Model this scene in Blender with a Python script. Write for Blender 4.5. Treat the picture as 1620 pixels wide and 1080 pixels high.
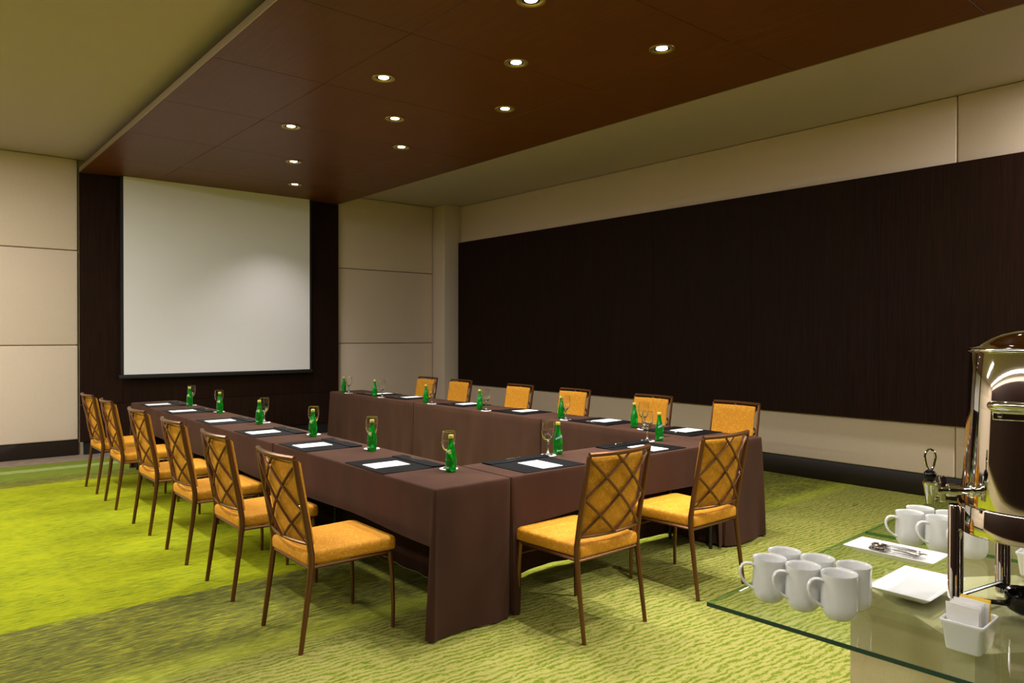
import bpy, bmesh, math, random
from mathutils import Vector, Matrix
random.seed(7)
PI = math.pi
C = bpy.context.scene.collection
for o in list(bpy.data.objects): bpy.data.objects.remove(o)
SC = bpy.context.scene

# ---------------------------------------------------------------- camera
yaw, pitch, roll = math.radians(40.068), math.radians(-0.481), math.radians(0.082)
fw = Vector((math.sin(yaw)*math.cos(pitch), math.cos(yaw)*math.cos(pitch), math.sin(pitch)))
rt = Vector((math.cos(yaw), -math.sin(yaw), 0)); up = rt.cross(fw)
rt2 = rt*math.cos(roll) + up*math.sin(roll); up2 = -rt*math.sin(roll) + up*math.cos(roll)
camd = bpy.data.cameras.new('camera'); cam = bpy.data.objects.new('camera', camd); C.objects.link(cam)
camd.sensor_width = 36; camd.lens = 36*1164.5/1620; camd.clip_start = .02; camd.clip_end = 60
M = Matrix(((rt2.x, up2.x, -fw.x, 0), (rt2.y, up2.y, -fw.y, 0), (rt2.z, up2.z, -fw.z, 1.531), (0, 0, 0, 1)))
cam.matrix_world = M
SC.camera = cam

# ---------------------------------------------------------------- light and exposure
SC.view_settings.view_transform = 'Standard'; SC.view_settings.look = 'None'
SC.view_settings.gamma = 1; SC.view_settings.use_curve_mapping = False
SC.view_settings.exposure = 0.58
w = bpy.data.worlds.new('world'); SC.world = w; w.use_nodes = True
w.node_tree.nodes['Background'].inputs[0].default_value = (.9, .85, .75, 1)
w.node_tree.nodes['Background'].inputs[1].default_value = .3
SPOT_W = 155
AREAS = [  # added fill lights out of view, to brighten walls and screen, (x, y, z, sx, sy, watts)
    (-2.6, 4.6, 3.74, .22, 11.0, 230), (-.3, 7.0, 3.74, .22, 3.4, 150), (-.2, -1.2, 3.74, .22, 3.4, 20),
    (3.6, -2.4, 3.55, 3.2, .22, 26), (6.8, -.6, 3.74, .22, 3.6, 165)]
def add_light(kind, name, loc, energy, color, **kw):
    d = bpy.data.lights.new(name, kind); d.energy = energy; d.color = color
    for k, v in kw.items(): setattr(d, k, v)
    o = bpy.data.objects.new(name, d); o.location = loc; C.objects.link(o); return o
for (x, y, z, sx, sy, e) in AREAS:
    add_light('AREA', 'fill_lamp', (x, y, z-.02), e, (1, .962, .925), shape='RECTANGLE', size=sx, size_y=sy)

# ---------------------------------------------------------------- materials
def mat(name, color=(.5, .5, .5), rough=.6, metal=0, **kw):
    m = bpy.data.materials.new(name); m.use_nodes = True
    b = m.node_tree.nodes['Principled BSDF']
    b.inputs['Base Color'].default_value = (*color, 1); b.inputs['Roughness'].default_value = rough
    b.inputs['Metallic'].default_value = metal
    for k, v in kw.items(): b.inputs[k].default_value = v
    return m
class NT:
    def __init__(s, m): s.t = m.node_tree; s.b = s.t.nodes['Principled BSDF']
    def n(s, typ, **kw):
        x = s.t.nodes.new('ShaderNode'+typ)
        for k, v in kw.items():
            if k in x.inputs.keys(): x.inputs[k].default_value = v
            else: setattr(x, k, v)
        return x
    def l(s, a, b): s.t.links.new(a, b)
    def coord(s, scale=(1, 1, 1), kind='Object', rot=(0, 0, 0)):
        tc = s.n('TexCoord'); mp = s.n('Mapping'); mp.inputs['Scale'].default_value = scale
        mp.inputs['Rotation'].default_value = rot
        s.l(tc.outputs[kind], mp.inputs[0]); return mp.outputs[0]
    def noise(s, vec, scale, detail=3, rough=.5, dist=0):
        x = s.n('TexNoise'); x.inputs['Scale'].default_value = scale; x.inputs['Detail'].default_value = detail
        x.inputs['Roughness'].default_value = rough; x.inputs['Distortion'].default_value = dist
        s.l(vec, x.inputs['Vector']); return x.outputs['Fac']
    def ramp(s, fac, stops, interp='LINEAR'):
        r = s.n('ValToRGB'); cr = r.color_ramp; cr.interpolation = interp
        while len(cr.elements) < len(stops): cr.elements.new(.5)
        for e, (p, c) in zip(cr.elements, stops): e.position = p; e.color = (*c, 1) if len(c) == 3 else c
        s.l(fac, r.inputs[0]); return r.outputs[0]
    def mix(s, fac, a, b):
        x = s.n('Mix', data_type='RGBA')
        for i, v in ((0, fac), (6, a), (7, b)):
            if hasattr(v, 'is_linked') or hasattr(v, 'links'): s.l(v, x.inputs[i])
            else: x.inputs[i].default_value = v if i == 0 else (*v, 1)
        return x.outputs[2]
    def math(s, op, a, b=0.):
        x = s.n('Math', operation=op)
        for i, v in ((0, a), (1, b)):
            if hasattr(v, 'links'): s.l(v, x.inputs[i])
            else: x.inputs[i].default_value = v
        return x.outputs[0]
    def bump(s, h, strength=.3, dist=.01):
        x = s.n('Bump'); x.inputs['Strength'].default_value = strength; x.inputs['Distance'].default_value = dist
        s.l(h, x.inputs['Height']); s.l(x.outputs[0], s.b.inputs['Normal'])

def wood(name, c1, c2, rough, scale=(1, 30, 30), coat=0., spec=.5, bands=5):
    m = mat(name, c1, rough); t = NT(m); t.b.inputs['Coat Weight'].default_value = coat
    t.b.inputs['Coat Roughness'].default_value = .12; t.b.inputs['Specular IOR Level'].default_value = spec
    v = t.coord(scale); n = t.noise(v, 3, 6, .6, .3); big = t.noise(t.coord((.8, .8, .8)), 2.0, 3)
    c = t.ramp(n, [(.3, c1), (.7, c2)])
    c2_ = t.mix(t.math('MULTIPLY', big, .5), c, tuple(x*.45 for x in c1)); t.l(c2_, t.b.inputs['Base Color'])
    t.bump(n, .08, .002); return m
slab_wood = wood('slab wood veneer', (.170, .050, .0065), (.115, .033, .0045), .45, (22, 1, 22), .06, .25)
dark_wood = wood('dark wenge veneer', (.0110, .0036, .0020), (.0310, .0115, .0055), .6, (26, 26, .8), 0, .12)
base_wood = mat('dark baseboard wood', (.014, .0065, .004), .45)
black_gap = mat('black recess', (.004, .003, .003), .9)

def padded(name, c):
    m = mat(name, c, .85); t = NT(m); v = t.coord()
    a = t.noise(t.coord((60, 60, 500)), 1, 2); b = t.noise(t.coord((500, 500, 60)), 1, 2)
    h = t.math('ADD', a, b)
    cl = t.ramp(h, [(.6, tuple(x*.9 for x in c)), (1.3, tuple(min(1, x*1.08) for x in c))]); t.l(cl, t.b.inputs['Base Color'])
    t.bump(h, .25, .002); return m
pad_mat = padded('beige woven wall fabric', (.68, .55, .43))
column_mat = mat('beige painted column', (.66, .55, .44), .7)
ceil_mat = mat('olive cream ceiling paint', (.47, .375, .37), .8)
wall_mat = mat('olive beige wall paint', (.4, .32, .2), .8)
stone_mat = mat('grey tan border stone', (.27, .205, .15), .5)
tnt = NT(stone_mat); tnt.l(tnt.ramp(tnt.noise(tnt.coord(), 9, 5), [(.3, (.20, .155, .11)), (.7, (.30, .23, .165))]), tnt.b.inputs['Base Color'])

def carpet():
    m = mat('patterned green carpet', (.4, .4, .05), .95); t = NT(m)
    t.b.inputs['Specular IOR Level'].default_value = .1
    tc = t.n('TexCoord'); sp = t.n('SeparateXYZ'); t.l(tc.outputs['Object'], sp.inputs[0])
    wob = t.noise(t.coord((1.2, 10, 1)), 1.2, 3)
    fine = t.noise(t.coord((14, 60, 1)), 1, 4, .65)
    y = t.math('ADD', sp.outputs[1], t.math('MULTIPLY', t.math('SUBTRACT', fine, .5), .12))
    # ---- streaky textures
    str1 = t.noise(t.coord((10, 52, 1)), 1, 6, .68, .6)
    big = t.noise(t.coord((1.3, 2.2, 1)), 1, 4, .6)
    rip = t.noise(t.coord((13, 46, 1), rot=(0, 0, .22)), 1, 3, .6, 1.3)
    grain = t.noise(t.coord((110, 110, 1)), 1, 2)
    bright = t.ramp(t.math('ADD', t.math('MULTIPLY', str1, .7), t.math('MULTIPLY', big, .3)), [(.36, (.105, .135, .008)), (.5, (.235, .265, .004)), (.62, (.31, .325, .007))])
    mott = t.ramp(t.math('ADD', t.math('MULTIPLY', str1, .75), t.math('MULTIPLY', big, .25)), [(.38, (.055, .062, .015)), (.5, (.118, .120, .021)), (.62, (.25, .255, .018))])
    olive = t.ramp(str1, [(.35, (.14, .17, .018)), (.65, (.34, .35, .04))])
    wv = t.n('TexWave', wave_type='BANDS', bands_direction='Y'); wv.inputs['Scale'].default_value = 8.5; wv.inputs['Distortion'].default_value = 9.0
    wv.inputs['Detail'].default_value = 2.5; wv.inputs['Detail Scale'].default_value = .9; wv.inputs['Detail Roughness'].default_value = .6
    t.l(t.coord((.75, 1, 1), rot=(0, 0, .12)), wv.inputs['Vector'])
    g2 = t.noise(t.coord((60, 130, 1)), 1, 3, .7)
    mixf = t.math('ADD', t.math('MULTIPLY', rip, .42), t.math('ADD', t.math('MULTIPLY', wv.outputs['Fac'], .14), t.math('MULTIPLY', g2, .44)))
    pale = t.ramp(mixf, [(.40, (.095, .125, .008)), (.455, (.145, .170, .016)), (.505, (.235, .222, .055)), (.70, (.275, .248, .075))])
    pgreen = t.ramp(str1, [(.3, (.20, .27, .06)), (.7, (.32, .38, .12))])
    dgreen = t.ramp(str1, [(.3, (.10, .14, .016)), (.7, (.20, .25, .03))])
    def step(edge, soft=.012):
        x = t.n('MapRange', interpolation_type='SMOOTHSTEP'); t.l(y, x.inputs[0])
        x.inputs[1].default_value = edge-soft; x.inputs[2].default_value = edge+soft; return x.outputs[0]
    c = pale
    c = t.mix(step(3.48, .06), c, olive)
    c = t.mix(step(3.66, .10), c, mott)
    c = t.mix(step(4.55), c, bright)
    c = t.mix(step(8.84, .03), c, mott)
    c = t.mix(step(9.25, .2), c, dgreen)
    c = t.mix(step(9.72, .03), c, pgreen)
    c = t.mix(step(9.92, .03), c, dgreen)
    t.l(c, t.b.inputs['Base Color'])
    t.bump(t.math('ADD', t.math('MULTIPLY', str1, .5), grain), .5, .006)
    return m
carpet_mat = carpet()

def fabric(name, c, c2, rough=.75):
    m = mat(name, c, rough); t = NT(m); t.b.inputs['Specular IOR Level'].default_value = .25
    v = t.coord()
    ns = t.n('TexNoise'); ns.inputs['Scale'].default_value = 26; ns.inputs['Detail'].default_value = 1; ns.inputs['Distortion'].default_value = 1.2
    t.l(v, ns.inputs['Vector'])
    a = t.math('ABSOLUTE', t.math('SUBTRACT', ns.outputs['Fac'], .5))
    line = t.ramp(a, [(.012, (1, 1, 1)), (.04, (0, 0, 0))])
    b = t.noise(t.coord((400, 400, 400)), 1, 1)
    cc = t.mix(t.math('MULTIPLY', line, .38), c, c2)
    cc = t.mix(t.math('MULTIPLY', b, .25), cc, tuple(x*.6 for x in c)); t.l(cc, t.b.inputs['Base Color'])
    t.bump(t.math('ADD', b, line), .2, .001); return m
gold_mat = fabric('golden upholstery', (.54, .225, .010), (.85, .50, .07))
bronze_mat = mat('bronze chair metal', (.145, .058, .020), .30, .6)
NT(bronze_mat)
def cloth_m():
    m = mat('chocolate tablecloth', (.058, .026, .017), .9); t = NT(m)
    t.b.inputs['Sheen Weight'].default_value = .05; t.b.inputs['Specular IOR Level'].default_value = .15
    t.b.inputs['Sheen Tint'].default_value = (.9, .55, .4, 1)
    n = t.noise(t.coord((700, 700, 700)), 1, 1); big = t.noise(t.coord((6, 6, 2)), 1, 3)
    t.l(t.ramp(big, [(.3, (.038, .0155, .0085)), (.7, (.052, .0215, .0115))]), t.b.inputs['Base Color'])
    t.bump(n, .15, .001); return m
cloth_mat = cloth_m()
table_metal = mat('dark table metal', (.03, .035, .03), .4, .6)
table_top_mat = mat('plywood table top', (.12, .08, .05), .6)
leather = mat('black leather', (.0055, .0055, .006), .5, 0, **{'Specular IOR Level': .1})
tl = NT(leather); tl.bump(tl.noise(tl.coord((300, 300, 300)), 1, 2), .12, .001)
paper_mat = mat('white paper', (.86, .86, .86), .6)
chrome = mat('polished chrome', (.78, .75, .70), .045, 1)
chrome_small = mat('chrome fitting', (.85, .84, .82), .08, 1)
black_gloss = mat('black glossy metal', (.012, .010, .010), .12, .4)
porcelain = mat('white porcelain', (.72, .72, .70), .14, 0)
tp = NT(porcelain); tp.b.inputs['Coat Weight'].default_value = .5; tp.bump(tp.noise(tp.coord((8, 8, 260)), 1, 1), .03, .001)
brass = mat('brass trim ring', (.60, .45, .14), .3, .8)
cap_mat = mat('gold yellow bottle cap', (.66, .56, .10), .35, .3)
yellow_paper = mat('yellow paper sachet', (.86, .60, .07), .55)
white_paper2 = mat('white sachet paper', (.80, .78, .75), .5)
screen_mat = mat('matte projection fabric', (.90, .87, .90), .9)
black_matte = mat('black screen border', (.007, .007, .008), .6)
steel_edge = mat('satin metal edge', (.34, .26, .17), .38, .6)
ped_mat = padded('sand coloured stretch cloth', (.50, .42, .22))
label_white = mat('printed white lettering', (.75, .80, .78), .5)
label_teal = mat('dark teal print', (.01, .05, .06), .5)
label_gold = mat('yellow green label', (.30, .36, .03), .5)
emit_mat = bpy.data.materials.new('lamp glow'); emit_mat.use_nodes = True
_b = emit_mat.node_tree.nodes['Principled BSDF']; _b.inputs['Base Color'].default_value = (1, 1, 1, 1)
_b.inputs['Emission Color'].default_value = (1, .95, .93, 1); _b.inputs['Emission Strength'].default_value = 9
panel_emit = bpy.data.materials.new('added fill glow'); panel_emit.use_nodes = True  # glow for the bodies of the added fill lights
_b = panel_emit.node_tree.nodes['Principled BSDF']
_b.inputs['Emission Color'].default_value = (1, .9, .74, 1); _b.inputs['Emission Strength'].default_value = 1.2

def thin_glass(name, tint, edge_tint, ior=1.45, rough=.02, blend=.35):
    m = bpy.data.materials.new(name); m.use_nodes = True; t = m.node_tree; t.nodes.clear()
    out = t.nodes.new('ShaderNodeOutputMaterial'); tr = t.nodes.new('ShaderNodeBsdfTransparent'); gl = t.nodes.new('ShaderNodeBsdfGlossy')
    gl.inputs['Roughness'].default_value = rough
    mx = t.nodes.new('ShaderNodeMixShader'); fr = t.nodes.new('ShaderNodeMath'); fr.operation = 'POWER'; fr.inputs[1].default_value = 4.0
    lw = t.nodes.new('ShaderNodeLayerWeight'); lw.inputs[0].default_value = blend
    mc = t.nodes.new('ShaderNodeMix'); mc.data_type = 'RGBA'; mc.inputs[6].default_value = (*tint, 1); mc.inputs[7].default_value = (*edge_tint, 1)
    t.links.new(lw.outputs['Facing'], mc.inputs[0]); t.links.new(mc.outputs[2], tr.inputs[0])
    l2 = t.nodes.new('ShaderNodeLayerWeight'); l2.inputs[0].default_value = .5; t.links.new(l2.outputs['Facing'], fr.inputs[0]); ad = t.nodes.new('ShaderNodeMath'); ad.operation = 'MULTIPLY_ADD'; ad.inputs[1].default_value = ior; ad.inputs[2].default_value = .035; t.links.new(fr.outputs[0], ad.inputs[0]); t.links.new(ad.outputs[0], mx.inputs[0]); t.links.new(tr.outputs[0], mx.inputs[1]); t.links.new(gl.outputs[0], mx.inputs[2])
    t.links.new(mx.outputs[0], out.inputs[0]); return m
sheet_glass = thin_glass('pale green glass sheet', (.965, .99, .965), (.93, .98, .94), .45)
goblet_glass = mat('clear goblet glass', (1, 1, .98), .0, 0, **{'Transmission Weight': 1., 'IOR': 1.45})
far_edge = thin_glass('pale green back edge', (.50, .74, .60), (.40, .66, .54), .5)  # same glass as the dark edges; internal reflection put in as a paler tint
glass_edge = mat('dark green glass edge', (.010, .040, .030), .08); glass_edge.node_tree.nodes['Principled BSDF'].inputs['Coat Weight'].default_value = .6
bottle_mat = mat('green bottle glass', (.008, .42, .03), .05); _b = bottle_mat.node_tree.nodes['Principled BSDF']
_b.inputs['Transmission Weight'].default_value = .75; _b.inputs['IOR'].default_value = 1.4

# ---------------------------------------------------------------- mesh helpers
def obj(name, verts, faces, m, parent=None, smooth=False, mats=None, fm=None, sharp=40):
    me = bpy.data.meshes.new(name); me.from_pydata([tuple(v) for v in verts], [], faces); me.update()
    for mm in (mats or [m]): me.materials.append(mm)
    if fm: me.polygons.foreach_set('material_index', fm)
    if smooth:
        me.polygons.foreach_set('use_smooth', [True]*len(me.polygons))
        if sharp: me.set_sharp_from_angle(angle=math.radians(sharp))
    o = bpy.data.objects.new(name, me); C.objects.link(o)
    if parent: o.parent = parent
    return o
class MB:
    def __init__(s): s.v = []; s.f = []
    def add(s, v, f):
        k = len(s.v); s.v += [tuple(p) for p in v]; s.f += [tuple(i+k for i in q) for q in f]; return s
    def box(s, a, b):
        x0, y0, z0 = a; x1, y1, z1 = b
        return s.add([(x0, y0, z0), (x1, y0, z0), (x1, y1, z0), (x0, y1, z0), (x0, y0, z1), (x1, y0, z1), (x1, y1, z1), (x0, y1, z1)],
                     [(0, 3, 2, 1), (4, 5, 6, 7), (0, 1, 5, 4), (1, 2, 6, 5), (2, 3, 7, 6), (3, 0, 4, 7)])
    def rbox(s, a, b, r=.01, seg=2):
        bm = bmesh.new(); bmesh.ops.create_cube(bm, size=1)
        for v in bm.verts: v.co = Vector([(a[i]+b[i])/2 + v.co[i]*(b[i]-a[i]) for i in range(3)])
        bmesh.ops.bevel(bm, geom=bm.edges[:], offset=r, segments=seg, affect='EDGES', profile=.5)
        bm.verts.index_update(); vs = [v.co.copy() for v in bm.verts]; fs = [[v.index for v in f.verts] for f in bm.faces]; bm.free()
        return s.add(vs, fs)
    def tube(s, pts, r, n=8, closed=False, flat=None, caps=True):
        pts = [Vector(p) for p in pts]; N = len(pts); rad = r if isinstance(r, (list, tuple)) else [r]*N
        ref = None; rings = []
        for i in range(N):
            a = pts[(i-1) % N] if (closed or i > 0) else pts[i]; b = pts[(i+1) % N] if (closed or i < N-1) else pts[i]
            t = (b-a).normalized()
            if ref is None: ref = Vector((0, 0, 1)) if abs(t.z) < .9 else Vector((1, 0, 0))
            ref = (ref - t*ref.dot(t)).normalized(); q = t.cross(ref)
            fl = flat or (1, 1)
            rings.append([pts[i] + ref*(rad[i]*fl[0]*math.cos(2*PI*(k+.5)/n)) + q*(rad[i]*fl[1]*math.sin(2*PI*(k+.5)/n)) for k in range(n)])
        vs = [p for R_ in rings for p in R_]; fs = []
        for i in range(N if closed else N-1):
            j = (i+1) % N
            for k in range(n): fs.append((i*n+k, i*n+(k+1) % n, j*n+(k+1) % n, j*n+k))
        if not closed and caps: fs += [tuple(range(n))[::-1], tuple((N-1)*n+k for k in range(n))]
        return s.add(vs, fs)
    def lathe(s, prof, n=32, c=(0, 0, 0), close=False):
        vs = []; P = len(prof)
        for (r, z) in prof:
            for k in range(n): vs.append((c[0]+r*math.cos(2*PI*k/n), c[1]+r*math.sin(2*PI*k/n), c[2]+z))
        fs = []
        for i in range(P if close else P-1):
            j = (i+1) % P
            for k in range(n): fs.append((i*n+k, i*n+(k+1) % n, j*n+(k+1) % n, j*n+k))
        if not close:
            if prof[0][0] > 1e-6: fs.append(tuple(range(n))[::-1])
            if prof[-1][0] > 1e-6: fs.append(tuple((P-1)*n+k for k in range(n)))
        return s.add(vs, fs)
    def xf(s, M_): s.v = [tuple(M_ @ Vector(p)) for p in s.v]; return s
    def build(s, name, m, parent=None, smooth=True, sharp=40): return obj(name, s.v, s.f, m, parent, smooth, sharp=sharp)
def thing(name, label, cat, loc=(0, 0, 0), rz=0, group=None):
    o = bpy.data.objects.new(name, None); C.objects.link(o); o.empty_display_size = .1
    o.location = loc; o.rotation_euler = (0, 0, rz); return tag(o, label, cat, group)
def tag(o, label, cat, group=None, kind=None):
    o['label'] = label; o['category'] = cat
    if group: o['group'] = group
    if kind: o['kind'] = kind
    return o
def struct(o): o['kind'] = 'structure'; return o
def copy_tree(o, parent=None):
    c = o.copy(); C.objects.link(c); c.parent = parent
    for ch in [x for x in KIDS.get(o.name, [])]: copy_tree(ch, c)
    return c
KIDS = {}
def index_kids():
    KIDS.clear()
    for o in bpy.data.objects:
        if o.parent: KIDS.setdefault(o.parent.name, []).append(o)
def place(first, used, loc, rz, label, group=None):
    o = first if not used else copy_tree(first)
    o.location = loc; o.rotation_euler = (0, 0, rz); o['label'] = label
    if group: o['group'] = group
    return o

# ---------------------------------------------------------------- room shell
YB, XR, ZC, ZW = 10.743, 7.57, 3.754, 3.587
XL, YR = -3.2, -3.4
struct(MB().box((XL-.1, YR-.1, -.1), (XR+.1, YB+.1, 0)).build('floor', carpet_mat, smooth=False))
struct(MB().box((XL, 10.22, 0), (XR, YB, .004)).build('trim_1', stone_mat, smooth=False))
struct(MB().box((XL-.1, YR-.1, ZC), (XR+.1, YB+.1, ZC+.1)).build('ceiling', ceil_mat, smooth=False))
wb = struct(MB().box((XL-.1, YB, 0), (XR+.1, YB+.12, ZC)).build('wall_back', wall_mat, smooth=False))
wr = struct(MB().box((XR, YR-.1, 0), (XR+.12, YB, ZC)).build('wall_right', wall_mat, smooth=False))
struct(MB().box((XL-.12, YR-.1, 0), (XL, YB, ZC)).build('wall_left', pad_mat, smooth=False))
struct(MB().box((XL-.1, YR-.12, 0), (XR+.1, YR, ZC)).build('wall_front', dark_wood, smooth=False))
struct(MB().rbox((XL, YB-.045, 0), (1.80, YB, .189), .004).build('baseboard_back_1', base_wood))
struct(MB().rbox((5.38, YB-.045, 0), (7.19, YB, .189), .004).build('baseboard_back_2', base_wood))
struct(MB().rbox((XR-.03, YR, 0), (XR, 10.34, .207), .004).build('baseboard_right', base_wood))
struct(MB().rbox((7.20, 10.345, 0), (XR-.001, YB-.001, ZC), .006).build('trim_2', column_mat))
def pad_x(x0, x1, z0, z1): MB().rbox((x0+.003, YB-.04, z0+.004), (x1-.003, YB, z1-.004), .016, 3).build('padded_panel', pad_mat, wb)
for (a, b) in ((XL, -1.35), (-1.35, 1.803), (5.385, 7.197)):
    for (z0, z1) in ((.195, 1.397), (1.397, 2.596), (2.596, ZC)): pad_x(a, b, z0, z1)
for (a, b) in ((-3.3, -.2), (-.2, 2.571), (2.571, 10.343)):
    MB().rbox((XR-.04, a+.003, .213), (XR, b-.003, ZC-.003), .014, 3).build('padded_panel', pad_mat, wr)

# suspended dark wood ceiling raft
raft = thing('ceiling_raft', 'suspended dark brown wood ceiling raft with recessed downlights', 'ceiling panel', (0, 0, 0))
MB().box((1.93, -2.9, ZW+.05), (5.26, 10.60, ZC)).build('hanger_frame', black_gap, raft, False)
e = MB()
e.rbox((1.808, -3.0, ZW-.002), (1.820, 10.64, ZW+.055), .002, 1); e.build('edge_strip', steel_edge, raft)
MB().rbox((5.367, -3.0, ZW-.002), (5.379, 10.64, ZW+.055), .002, 1).build('edge_strip', steel_edge, raft)
xs = [1.8205, 2.712, 4.487, 5.3665]; ys = [-2.98, -2.30, -.98, .34, 1.66, 2.98, 4.30, 5.61, 6.92, 8.23, 9.55, 10.64]
board = {}
for i in range(3):
    for j in range(len(ys)-1):
        MB().rbox((xs[i]+.0018, ys[j]+.0018, ZW), (xs[i+1]-.0018, ys[j+1]-.0018, ZW+.03), .0025, 1).build('veneer_panel', slab_wood, raft)
MB().box((1.83, -2.95, ZW+.031), (5.36, 10.6, ZW+.05)).build('backing_board', black_gap, raft, False)

# dark wood feature panel behind the screen
YD = 10.643
cl = thing('feature_wall_panel', 'tall dark wood wall cladding behind the projection screen', 'wall panel', (0, 0, 0))
MB().box((1.86, YD+.02, 0), (5.33, YB-.001, ZW-.02)).build('plinth', black_gap, cl, False)
for (a, b) in ((1.808, 2.30), (2.30, 4.85), (4.85, 5.379)):
    MB().rbox((a+.001, YD, .644), (b-.001, YD+.02, ZW-.004), .0015, 1).build('board', dark_wood, cl)
for (a, b) in ((1.808, 2.95), (2.95, 4.46), (4.46, 5.379)):
    MB().rbox((a+.001, YD, .17), (b-.001, YD+.02, .640), .0015, 1).build('board', dark_wood, cl)

# dark floating wood panel on the right wall
fp = thing('wall_panel', 'long floating dark wood panel across the right wall', 'wall panel', (0, 0, 0))
XP = 7.48
MB().box((XP+.02, -2.4, .76), (XR-.041, 10.28, 3.06)).build('batten_frame', black_gap, fp, False)
yy = [10.338, 8.92, 7.5, 6.08, 4.66, 3.24, 1.82, .4, -1.02, -2.44]
for i in range(len(yy)-1):
    MB().rbox((XP, yy[i+1]+.0008, .697), (XP+.02, yy[i]-.0008, 3.123), .001, 1).build('board', dark_wood, fp)

# matching dark panel on the left wall
lp_ = thing('wall_panel', 'long dark wood panel on the left wall, out of the photo', 'wall panel', (0, 0, 0))
MB().box((XL+.001, -3.0, .55), (XL+.05, 10.2, 3.25)).build('batten_frame', black_gap, lp_, False)
for i in range(9):
    MB().rbox((XL+.05, -3.1+1.48*i+.001, .45), (XL+.07, -3.1+1.48*(i+1)-.001, 3.35), .001, 1).build('board', dark_wood, lp_)

# projection screen
YS = 10.545
ps = thing('projection_screen', 'large white pull-down projection screen with black border', 'screen', (3.57, YS, 0))
def sx(x): return x-3.57
MB().box((sx(2.292), -.001, 1.012), (sx(4.850), .002, 3.585)).build('screen_fabric', screen_mat, ps, False)
MB().box((sx(2.255), 0, 1.0), (sx(2.2915), .002, 3.585)).build('black_border', black_matte, ps, False)
MB().box((sx(4.8505), 0, 1.0), (sx(4.880), .002, 3.585)).build('black_border', black_matte, ps, False)
MB().rbox((sx(2.235), -.016, .957), (sx(4.895), .016, 1.011), .012, 3).build('bottom_bar', black_matte, ps)

# socket plate on the right wall near the floor
sk = tag(MB().rbox((XR-.048, 2.37, .50), (XR-.0405, 2.45, .62), .003, 1).build('wall_socket', leather), 'small dark wall socket low on the padded right wall', 'socket')

# glowing bodies of the added fill lights, all out of view
for i, (x, y, z, sx_, sy_, e_) in enumerate(AREAS):
    where = ['along the left wall', 'over the left aisle', 'over the left rear corner of the room', 'on the wood raft behind the camera', 'over the right rear corner of the room'][i]
    t = thing('fill_light', 'added unseen narrow fill light ' + where, 'fill light', (x, y, z))
    top = ZC-z if z > 3.6 else ZW-z
    MB().box((-sx_/2, -sy_/2, -.006), (sx_/2, sy_/2, max(top, -.006+.002)-.001 if top > 0 else .0)).build('diffuser', panel_emit, t, False)

# downlights
LIGHTS = [(3.013, 6.972), (3.646, 8.362), (4.208, 9.612), (3.010, 5.177), (3.658, 6.081), (4.263, 6.951),
          (3.004, 3.395), (3.606, 4.243), (4.262, 5.170), (4.228, 3.362), (3.01, 1.60), (3.62, 2.42), (4.24, 1.55), (2.26, .80), (3.2, -.25)]  # last two are added, unseen, to brighten the coffee station
names_ = ['leftmost column, third from the far end', 'leftmost downlight but second nearest the screen', 'nearest the screen', 'leftmost of the big near row',
          'middle column, halfway along the raft', 'right column, second from the screen', 'at the top edge of the photo', 'middle column, second from the front',
          'right column, third from the screen', 'rightmost of all, nearest the right wall']
LBL = ['round downlight in the raft, third nearest the screen, left column', 'round downlight in the raft, second nearest the screen',
       'small round downlight nearest the projection screen', 'round downlight of the left column, closer to the camera than its twin',
       'round downlight in the middle of the raft, just above the fourth nearest the screen', 'round downlight right of the screen, first of the right column group',
       'round downlight cut by the top edge of the photo', 'round downlight near the top, second from the photo top edge',
       'round downlight below the one at upper middle, nearest the right raft edge', 'rightmost round downlight, large, closest to the right wall',
       'round downlight in the raft above the camera, left', 'round downlight in the raft above the camera, middle', 'round downlight in the raft above the camera, right', 'added fill downlight over the coffee station, out of the photo', 'added fill downlight behind the camera in the raft']
dl = thing('downlight', LBL[0], 'downlight', (0, 0, 0), 0, 'downlights in the wood raft')
MB().lathe([(.060, 0), (.088, 0), (.093, -.003), (.091, -.008), (.082, -.009), (.062, -.006), (.057, -.002)], 28, close=True).build('trim_ring', brass, dl)
MB().lathe([(.0001, -.0016), (.032, -.0026), (.040, -.0018), (.041, -.0005)], 24).build('lamp', emit_mat, dl)
MB().lathe([(.042, -.001), (.055, -.003), (.055, -.0005), (.042, -.0004)], 24, close=True).build('reflector', black_gap, dl)
index_kids()
for i, (x, y) in enumerate(LIGHTS):
    place(dl, i > 0, (x, y, ZW), 0, LBL[i])
    s = add_light('SPOT', 'downlight_lamp', (x, y, ZW-.03), SPOT_W*(.45 if y > 9 else (.8 if y > 8 else (.5 if y < 1 else 1))), (1, .965, .93), spot_size=math.radians(100), spot_blend=1.0, shadow_soft_size=.035)

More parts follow.
